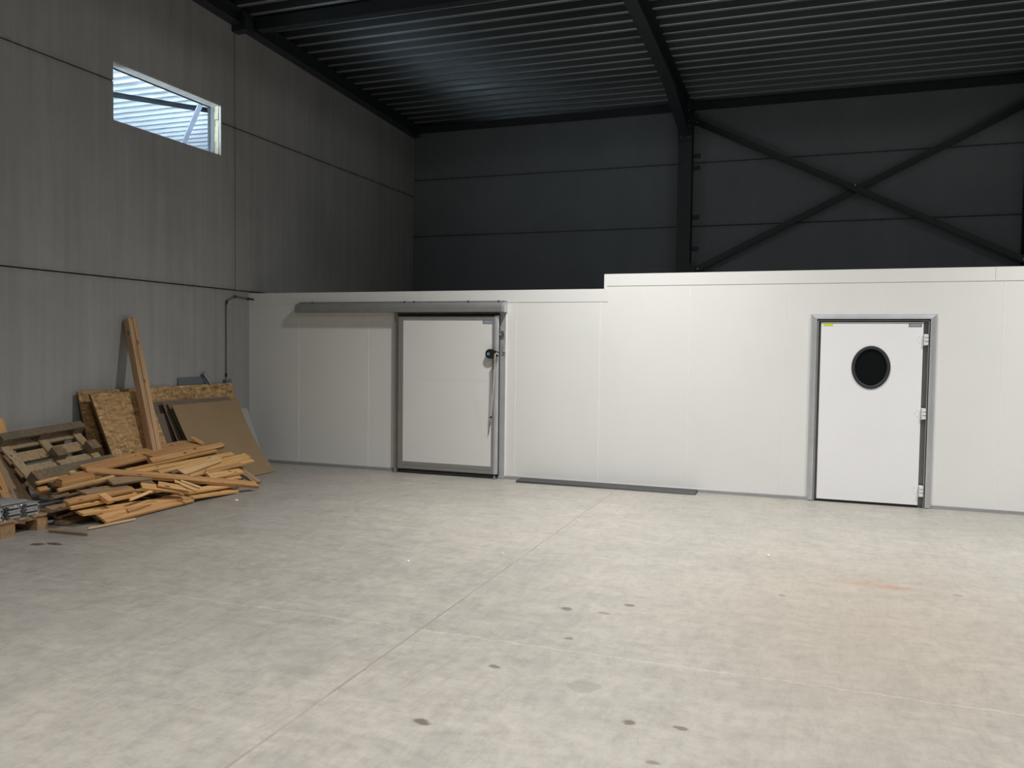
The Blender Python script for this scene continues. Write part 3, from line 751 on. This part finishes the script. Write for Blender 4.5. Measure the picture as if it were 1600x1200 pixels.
lean_sheet('cardboard_sheet', 7.86, 9.05, -7.19, -7.50, .985, .006, CK, 'dark brown cardboard sheet with the leftmost top corner, behind the big one', 'cardboard', dyt=.06)
lean_sheet('cardboard_sheet', 7.80, 8.90, -7.10, -7.42, .84, .006, CK, 'narrow dark cardboard sheet, lowest top edge left of the big cardboard', 'cardboard')
lean_sheet('cardboard_sheet', 8.02, 9.25, -6.95, -7.44, .985, .006, CK, 'middle brown cardboard sheet just behind the big cardboard', 'cardboard', dyt=.02)
lean_sheet('cardboard_sheet', 8.04, 9.26, -6.80, -7.38, .965, .006, [M['card_d'], M['card_d']], 'second brown sheet with rounded torn top corner behind the big cardboard', 'cardboard', dyt=.05)
lean_sheet('cardboard_sheet', 8.04, 9.262, -6.69, -7.30, .938, .009, CD, 'big plain brown cardboard sheet leaning in front of all the others', 'cardboard', sag=.035, warp=-.02)
lean_sheet('grey_sheet', 9.10, 9.62, -7.10, -7.42, .80, .006, [M['card_g'], M['card_g']], 'light grey sheet showing behind the right edge of the big cardboard', 'sheet')
t_ = lean_sheet('metal_tray', 8.52, 8.98, -7.615, -7.632, 1.255, .012, [M['sheet'], M['zinc']], 'blue grey metal panel with a folded light edge above the rear strand board', 'metal panel', zb=.02)
b = MB(); b.tube([(-7.60, 8.955, 1.305), (-7.575, 9.06, 1.158)], .026, 14)
t_ = tag(b.build('metal_tube', M['zinc']), 'short shiny metal tube leaning beside the blue grey panel', 'tube')

# upright timbers
def beam_obj(name, P, Q, F, T, mat, lab, cat, group=None, parent=None, taper=0, rough=.0):
    """board with top-face corners P (near-left), Q (near-right), F (far-left) and thickness T"""
    P, Q, F = Vector(P), Vector(Q), Vector(F)
    u = (Q-P); L = u.length; u.normalize(); v = F-P; v -= u*v.dot(u); Wd = v.length; v.normalize()
    n = u.cross(v).normalized()
    if n.z < 0 and abs(n.z) > .05: n = -n
    rnd = random.Random(hash((round(P.x, 3), round(Q.y, 3))) & 0xffff)
    R = Matrix((u, v, n)).transposed().to_4x4()
    if R.determinant() < 0: R = Matrix((u, v, u.cross(v))).transposed().to_4x4()
    R.translation = P
    b = MB(); s = 1 if R.col[2].to_3d().dot(n) > 0 else -1
    K_ = 6; g = []
    e0 = [rnd.uniform(-rough, rough) for _ in range(2)]; e1 = [rnd.uniform(-rough, rough) for _ in range(2)]
    bend = rnd.uniform(-.004, .004)*L
    for i in range(K_+1):
        t = i/K_; bz = bend*math.sin(math.pi*t)
        for (yy, zz) in ((0, 0), (Wd, 0), (Wd, -T*s), (0, -T*s)):
            x = L*t; 
            if i == 0: x += e0[0] if yy == 0 else e0[1]
            if i == K_: x += e1[0] if yy == 0 else e1[1]
            y_ = yy if not taper else Wd/2+(yy-Wd/2)*(1-taper*t)
            b.v.append((x, y_, zz+bz))
    for i in range(K_):
        for k in range(4):
            j = (k+1) % 4; b.f.append((4*i+k, 4*i+j, 4*i+4+j, 4*i+4+k)); b.m.append(0)
    b.f.append((3, 2, 1, 0)); b.m.append(0); n_ = 4*K_; b.f.append((n_, n_+1, n_+2, n_+3)); b.m.append(0)
    ob = b.build(name, mat, origin=(0, 0, 0)); ob.matrix_world = R
    return tag(ob, lab, cat, group)
for k, (dy, dx, zt, lab) in enumerate(((0, 0.0, 1.985, 'left of two pine timbers leaning upright against the concrete wall'), (.066, .0, 1.995, 'right of two pine timbers leaning upright against the concrete wall'))):
    base = Vector((-6.80+dx, 7.315+dy, .06)); top = Vector((-7.555+dx, 7.625+dy, zt))
    u = (top-base).normalized(); beam_obj('timber_post', base, top, base+Vector((0, .062, 0)), .085, M['timber'], lab, 'timber', 'two leaning timbers')

# ------------------------------------------------------------ pallets
def pallet(name, o, u, v, w, L, Wd, lab, mats, skids=(0, 1, 2), mid_blocks=(0, 1, 2), k=1.0, n=5):
    """euro pallet: o = corner of the skid side, u along skids, v across, w from skids to deck"""
    t_ = empty(name, tuple(o), lab, 'pallet'); o, u, v, w = Vector(o), Vector(u), Vector(v), Vector(w)
    sk, dk, bk, st = mats
    def P(part, a, c, e, la, lc, le, m, bev=.003):
        b = MB(); b.obox(o+u*a+v*c+w*e, u, v, w, la, lc, le); b.build(part, m, t_, bevel=bev)
    q = .145*k; cw = [0, (Wd-q)/2, Wd-.11*k]; ws = [(.11 if k == 1 else .155)*k, q, .11*k]
    for i in range(3):
        if i in skids: P('skid', 0, cw[i], 0, L, ws[i], .022, sk)
        for j, a in enumerate((0, (L-q)/2, L-q)):
            if i == 1 and j not in mid_blocks: continue
            P('block', a, cw[i], .022, q, ws[i], .078, bk)
    for a in (0, (L-q)/2, L-q): P('stringer', a+q*.1, 0, .100, q*.8, Wd, .022, st)
    for i in range(n):
        wd_ = q if i in (0, 2, 4) or n == 4 else .10*k
        c = i*(Wd-q)/(n-1) + (q-wd_)/2
        P('deck_board', 0, c, .122, L, wd_, .022, dk)
    return t_
BL = Vector((-6.92, 5.875, .365)); TL = Vector((-7.40, 6.04, .790)); BR = Vector((-6.93, 6.79, .412))
u = (BR-BL).normalized(); v = (TL-BL); v = (v-u*v.dot(u)).normalized(); w_ = u.cross(v)
if w_.x > 0: w_ = -w_
lp = pallet('leaning_pallet', BL, u, v, w_, .98, .66, 'weathered wooden pallet leaning tilted on the concrete wall, underside outward, middle skid gone',
       (M['pallet_w'], M['pallet_d'], M['pallet_w'], M['pallet_d']), skids=(0, 2), mid_blocks=(1, 2), k=.85, n=4)
# round burnt treatment stamp on a deck board
b = MB(); c0 = BL+u*.17+v*.17+w_*.119
for r in (.038, .024):
    pts = [c0+u*(r*math.cos(a))+v*(r*math.sin(a)) for a in [i*2*math.pi/20 for i in range(21)]]
    b.tube(pts, .004, 6)
b.obox(c0-u*.02-v*.004, u, v, -w_, .04, .008, .003)
b.build('burnt_stamp', M['black'], lp)

gp = pallet('loaded_pallet', (-6.50, 4.80, 0.0), (-1, 0, 0), (0, 1, 0), (0, 0, 1), 1.12, .80, 'wooden pallet on the floor carrying grey profiles, lower left corner',
       (M['pallet_n'],)*4)
# grey interlocking profiles in two rows of stacks
def profile_block(y0, z0, lab):
    b = MB(); Lx = .98; x1 = -6.53; yw = .162; h_ = .052
    b.box(x1-Lx, x1, y0+.018, y0+yw-.018, z0, z0+h_)
    b.box(x1-Lx, x1, y0, y0+yw, z0+.018, z0+h_-.016)
    for k in range(4):
        b.box(x1-Lx, x1+.001, y0+.03+k*.04, y0+.05+k*.04, z0+h_, z0+h_+.003)
    return tag(b.build('grey_profile', M['greybox'], bevel=.002), lab, 'profile', 'grey profiles on the loaded pallet')
rows = ('bottom', 'top'); cols_ = ('third', 'second', 'nearest')
NM = ('rightmost', 'second from the right', 'third from the right', 'fourth from the right')
for r in range(2):
    for k in range(4):
        profile_block(5.545-.17*(k+1)+.004, .146+r*.055, f"grey grooved profile in the {rows[r]} layer on the pallet, {NM[k]}")
for k in range(3):
    b = MB(); yc = 5.545-.17*(k+1)+.003
    for zz, hw in ((.158, .030), (.181, .018), (.204, .030), (.227, .018), (.246, .026)): b.box(-6.60, -6.518, yc-hw, yc+hw, zz-.006, zz+.006)
    b.box(-6.60, -6.519, yc-.009, yc+.009, .15, .252)
    tag(b.build('black_connector', M['black']), f"black toothed connector between the grey profiles, {NM[k]}", 'connector')
# loose grey profiles on top
for i, (y0, y1, x1, z0) in enumerate(((4.80, 5.15, -6.56, .262), (5.20, 5.46, -6.58, .262))):
    b = MB(); b.box(x1-.07, x1, y0, y1, z0, z0+.02); b.box(x1-.20, x1-.10, y0-.1, y1-.02, z0, z0+.016)
    tag(b.build('loose_profile', M['greybox'], bevel=.002), ('loose grey profile on top of the load near the frame edge', 'loose grey profile on top of the load at its front right')[i], 'slat')
# wrapping film: crumpled sheet over the load
b = MB(); g = {}; rn = random.Random(3); NU, NV = 26, 22
for i in range(NU+1):
    for j in range(NV+1):
        s_, t2 = i/NU, j/NV
        x = -7.50 + s_*1.12; y = 4.70 + t2*.98
        ex_ = max(0, x+6.50); ey_ = max(0, y-5.60)
        z = .292 + .010*math.sin(17*x+9*y) + rn.uniform(-.006, .008)
        if ex_ > 0: z -= ex_*2.2; z = max(z, .135); x = -6.495 + ex_*.30
        if ey_ > 0: z -= ey_*(.5 if ex_ == 0 else 1.1)
        g[i, j] = len(b.v); b.v.append((x, y, z))
for i in range(NU):
    for j in range(NV): b.f.append((g[i, j], g[i+1, j], g[i+1, j+1], g[i, j+1])); b.m.append(0)
ob = b.build('plastic_film', M['film'], smooth=True); tag(ob, 'crumpled clear plastic film draped over the grey profiles', 'plastic film')
b = MB(); b.box(-7.25, -7.0, 5.30, 5.53, .272, .42); tag(b.build('blue_carton', M['bluebox'], bevel=.003), 'pale blue carton on the load at the very left picture edge', 'carton')
b = MB(); b.box(-6.495, -6.490, 4.98, 5.125, .165, .245); tag(b.build('white_label', M['label']), 'white paper label on the load at the left picture edge', 'label')

# planks leaning at the far left
for (P_, Q_, F_, T_, m_, lab) in (
    ((-7.25, 5.90, .10), (-7.60, 5.955, .93), (-7.25, 6.0, .10), .03, 'wood0', 'light pine plank end leaning on the wall at the left picture edge'),
    ((-7.02, 5.66, .05), (-7.47, 5.80, .66), (-7.02, 5.92, .05), .04, 'wood2', 'dark brown plank leaning below the light one at the left picture edge'),
    ((-6.90, 5.56, .05), (-7.35, 5.70, .52), (-6.90, 5.64, .05), .03, 'wood1', 'reddish plank leaning behind the pale blue carton')):
    beam_obj('leaning_plank', P_, Q_, F_, T_, M[m_], lab, 'plank')

# ------------------------------------------------------------ the heap of scrap boards
TONE = [M['wood0'], M['wood1'], M['wood2'], M['wood3']]
BOARDS = [
  ((-6.113, 5.897, 0.01), (-6.122, 7.08, 0.015), (-6.253, 5.921, 0.085), 0.022, 1, 'wide pale plank lowest at the front corner of the heap, knot at its left end'),
  ((-6.082, 5.659, 0.014), (-6.01, 6.14, 0.014), (-6.082, 5.673, 0.029), 0.012, 3, 'thin white splintered stick on the floor in front of the wood heap'),
  ((-6.352, 5.473, 0.017), (-5.919, 5.493, 0.017), (-6.364, 5.491, 0.03), 0.015, 2, 'thin brown stick on the floor right of the grey pallet load'),
  ((-6.149, 6.211, 0.07), (-6.187, 6.619, 0.09), (-6.195, 6.218, 0.09), 0.02, 1, 'short pale offcut lying on the front plank of the heap'),
  ((-6.244, 5.768, 0.12), (-6.075, 7.732, 0.03), (-6.347, 5.8, 0.142), 0.022, 0, 'long pine board running to the front right tip of the wood heap'),
  ((-6.3, 5.687, 0.189), (-6.291, 6.472, 0.185), (-6.384, 5.707, 0.215), 0.025, 0, 'light pine board with squared left end above the lower front board'),
  ((-6.309, 5.661, 0.234), (-6.305, 6.453, 0.232), (-6.373, 5.719, 0.261), 0.022, 1, 'brownish knotted board on edge behind the squared light board'),
  ((-6.204, 6.018, 0.199), (-6.211, 6.101, 0.202), (-6.325, 6.083, 0.258), 0.035, 0, 'small square wood block lying across two boards at the left'),
  ((-6.426, 5.976, 0.256), (-6.417, 6.484, 0.251), (-6.533, 6.023, 0.284), 0.02, 2, 'dull pinkish plank end sticking out mid left of the heap'),
  ((-6.49, 5.714, 0.33), (-6.54, 6.419, 0.357), (-6.522, 5.735, 0.343), 0.02, 0, 'narrow light batten over the dark gap at the left of the heap'),
  ((-6.612, 5.864, 0.395), (-6.642, 6.264, 0.411), (-6.732, 5.913, 0.411), 0.075, 1, 'thick sawn timber offcut near the leaning pallet foot'),
  ((-6.666, 5.649, 0.394), (-6.687, 5.889, 0.405), (-6.702, 5.68, 0.41), 0.02, 0, 'thin light slat pointing left beneath the leaning pallet'),
  ((-6.6, 5.605, 0.328), (-6.6, 5.713, 0.329), (-6.64, 5.633, 0.362), 0.05, 1, 'small orange timber end at the far left of the heap'),
  ((-6.517, 5.681, 0.274), (-6.526, 5.864, 0.28), (-6.557, 5.709, 0.285), 0.025, 2, 'short dark slat end above the shadow at the left of the heap'),
  ((-6.611, 5.863, 0.334), (-6.616, 6.254, 0.337), (-6.659, 5.898, 0.344), 0.05, 2, 'brown batten tucked under the thick timber offcut'),
  ((-6.688, 6.02, 0.435), (-6.693, 6.09, 0.438), (-6.719, 6.041, 0.449), 0.02, 3, 'tiny pale wood chip on top of the thick timber offcut'),
  ((-6.658, 6.194, 0.419), (-5.97, 7.951, 0.055), (-6.728, 6.222, 0.468), 0.035, 1, 'long board crossing the whole heap diagonally with knots along its edge'),
  ((-6.77, 6.337, 0.399), (-6.843, 7.268, 0.437), (-6.926, 6.374, 0.456), 0.022, 1, 'broad plank at the top left beneath the crossing board'),
  ((-6.774, 7.185, 0.451), (-6.839, 8.091, 0.485), (-7.07, 7.213, 0.495), 0.022, 1, 'wide cleated panel of planks topmost on the heap'),
  ((-6.828, 8.011, 0.494), (-6.84, 8.092, 0.501), (-6.969, 7.946, 0.563), 0.012, 1, 'short cross cleat at the right end of the topmost planks'),
  ((-6.708, 7.096, 0.396), (-6.78, 8.377, 0.434), (-6.761, 7.162, 0.447), 0.05, 1, 'thick reddish beam on edge under the topmost planks'),
  ((-6.684, 6.731, 0.363), (-6.751, 8.213, 0.399), (-6.722, 6.76, 0.377), 0.02, 0, 'narrow pale lath below the thick reddish beam'),
  ((-6.635, 6.723, 0.327), (-6.652, 8.395, 0.336), (-6.699, 6.78, 0.355), 0.02, 0, 'long thin greyish board below the narrow pale lath'),
  ((-6.533, 7.038, 0.303), (-6.571, 8.084, 0.323), (-6.58, 7.061, 0.331), 0.02, 0, 'thin lath with a broken left tip in the middle of the heap'),
  ((-6.446, 7.306, 0.257), (-6.551, 8.058, 0.312), (-6.549, 7.334, 0.31), 0.02, 3, 'yellowish splintered board slanting up at the heap centre'),
  ((-6.528, 7.605, 0.261), (-6.572, 8.601, 0.284), (-6.616, 7.624, 0.304), 0.022, 0, 'upper of two parallel pine boards ending at the right by the cardboard'),
  ((-6.438, 7.397, 0.223), (-6.482, 8.558, 0.246), (-6.538, 7.421, 0.263), 0.022, 0, 'lower of two parallel pine boards ending at the right by the cardboard'),
  ((-6.308, 7.576, 0.184), (-6.292, 8.114, 0.175), (-6.397, 7.597, 0.226), 0.025, 0, 'short light board with mitred end at the right of the heap'),
  ((-6.387, 7.606, 0.225), (-6.407, 8.239, 0.236), (-6.436, 7.654, 0.267), 0.02, 1, 'brownish plank behind the short mitred board'),
  ((-6.26, 7.497, 0.199), (-6.262, 7.541, 0.199), (-6.349, 7.509, 0.263), 0.03, 0, 'small light cross block on the right side boards'),
  ((-6.28, 7.713, 0.129), (-6.274, 8.044, 0.126), (-6.338, 7.74, 0.158), 0.02, 0, 'short board end under the crossing board at the right'),
  ((-6.16, 7.037, 0.115), (-6.115, 7.794, 0.091), (-6.232, 7.101, 0.141), 0.022, 0, 'pale board beneath the splinters in front right'),
  ((-6.25, 6.489, 0.243), (-6.058, 6.921, 0.141), (-6.354, 6.479, 0.302), 0.018, 0, 'split board with torn left end in front of the crossing board'),
  ((-6.204, 6.639, 0.249), (-6.049, 6.893, 0.167), (-6.253, 6.657, 0.295), 0.018, 0, 'short broken sliver above the split board'),
  ((-6.172, 6.828, 0.262), (-5.988, 6.936, 0.164), (-6.17, 6.853, 0.278), 0.018, 0, 'narrow splinter slanting down right near the heap centre'),
  ((-6.189, 6.939, 0.251), (-6.045, 7.06, 0.174), (-6.21, 6.953, 0.268), 0.018, 3, 'small pale splinter beside the narrow slanting splinter'),
  ((-6.441, 6.297, 0.304), (-6.408, 6.777, 0.287), (-6.547, 6.33, 0.35), 0.02, 2, 'greenish tinted offcut left of the split board'),
  ((-6.166, 6.245, 0.168), (-6.222, 6.622, 0.198), (-6.185, 6.249, 0.191), 0.018, 0, 'pointed wedge of wood between the front boards'),
  ((-6.315, 6.164, 0.177), (-6.292, 7.229, 0.165), (-6.417, 6.218, 0.211), 0.022, 0, 'light plank under the pointed wedge'),
  ((-6.345, 6.519, 0.173), (-6.304, 7.549, 0.152), (-6.452, 6.562, 0.204), 0.022, 1, 'brown plank showing in the middle gap of the heap'),
  ((-6.453, 5.596, 0.17), (-6.456, 6.025, 0.172), (-6.526, 5.66, 0.194), 0.03, 2, 'greyish board in the shadow low at the left'),
  ((-6.686, 7.09, 0.314), (-6.707, 7.707, 0.325), (-6.767, 7.139, 0.344), 0.03, 2, 'dull board in the gap below the long pale laths'),
  ((-6.61, 6.248, 0.294), (-6.595, 7.181, 0.286), (-6.738, 6.291, 0.33), 0.022, 2, 'weathered plank in the dark gap under the crossing board'),
]
for (P_, Q_, F_, T_, tone, lab) in BOARDS:
    nm = 'wood_splinter' if ('splinter' in lab and 'board' not in lab) or 'sliver' in lab or 'wedge' in lab or 'stick' in lab else 'scrap_board'
    zmin = min(P_[2], Q_[2], F_[2]) - T_
    if zmin < .003:
        P_, Q_, F_ = [(p[0], p[1], p[2]+.004-zmin) for p in (P_, Q_, F_)]
    beam_obj(nm, P_, Q_, F_, T_, TONE[tone], lab, 'wood scrap' if nm == 'wood_splinter' else 'board', None, rough=.012 if T_ > .015 else .004)
# boards buried under the visible layer
def hz(x): return .05+.53*(-6.15-x)
for i, y in enumerate((5.95, 6.35, 6.85, 7.35, 7.85, 8.25)):
    x0, x1 = -6.26, -6.98
    if i == 5: x1 = -6.8
    z0, z1 = hz(x0)-.075, hz(x1)-.085
    beam_obj('scrap_board', (x0, y, max(z0, .035)), (x1, y+.03*(i % 2), z1), (x0, y+.14, max(z0, .035)), .03, M['wood2'],
             f'brown board buried under the heap, {("first", "second", "third", "fourth", "fifth", "rightmost")[i]} cross piece from the left', 'board', 'boards buried under the heap')
for i, (y0, y1, x, z) in enumerate(((5.72, 7.6, -6.42, .035), (5.9, 8.0, -6.62, .035), (5.85, 7.4, -6.82, .035), (5.75, 7.2, -6.70, .12), (5.95, 8.1, -6.86, .20), (6.0, 8.2, -6.98, .30), (7.0, 8.4, -6.55, .10))):
    beam_obj('scrap_board', (x, y0, z), (x-.03, y1, z), (x-.15, y0, z+.005), .03, M['wood2'],
             f'brown plank deep under the heap, {("lowest front", "second from front", "third from front", "left stacked", "upper rear", "topmost rear", "right middle")[i]} one', 'board', 'boards buried under the heap')
c0 = None
for i, (x, y, k) in enumerate(((-5.80, 7.34, 1.0), (-2.942, 5.793, .55), (-.29, 7.091, .6), (-2.343, 6.304, .5))):
    if c0 is None:
        b = MB(); b.tube([(-.012, -.006, .006), (.006, .006, .012), (.02, .002, .004)], [.010, .015, .007], 6)
        c0 = o = b.build('plaster_crumb', M['label'], origin=(0, 0, 0))
    else: o = c0.copy(); COL.objects.link(o); o.scale = (k, k, k)
    o.location = (x, y, 0); o.rotation_euler = (0, 0, i*1.1)
    tag(o, ('white plaster crumb on the floor right of the wood heap', 'tiny white crumb on the floor in front of the sliding door',
            'tiny white crumb on the floor in front of the swing door', 'tiny white crumb on the floor before the flat black steel strip')[i], 'crumb', 'white crumbs on the floor')
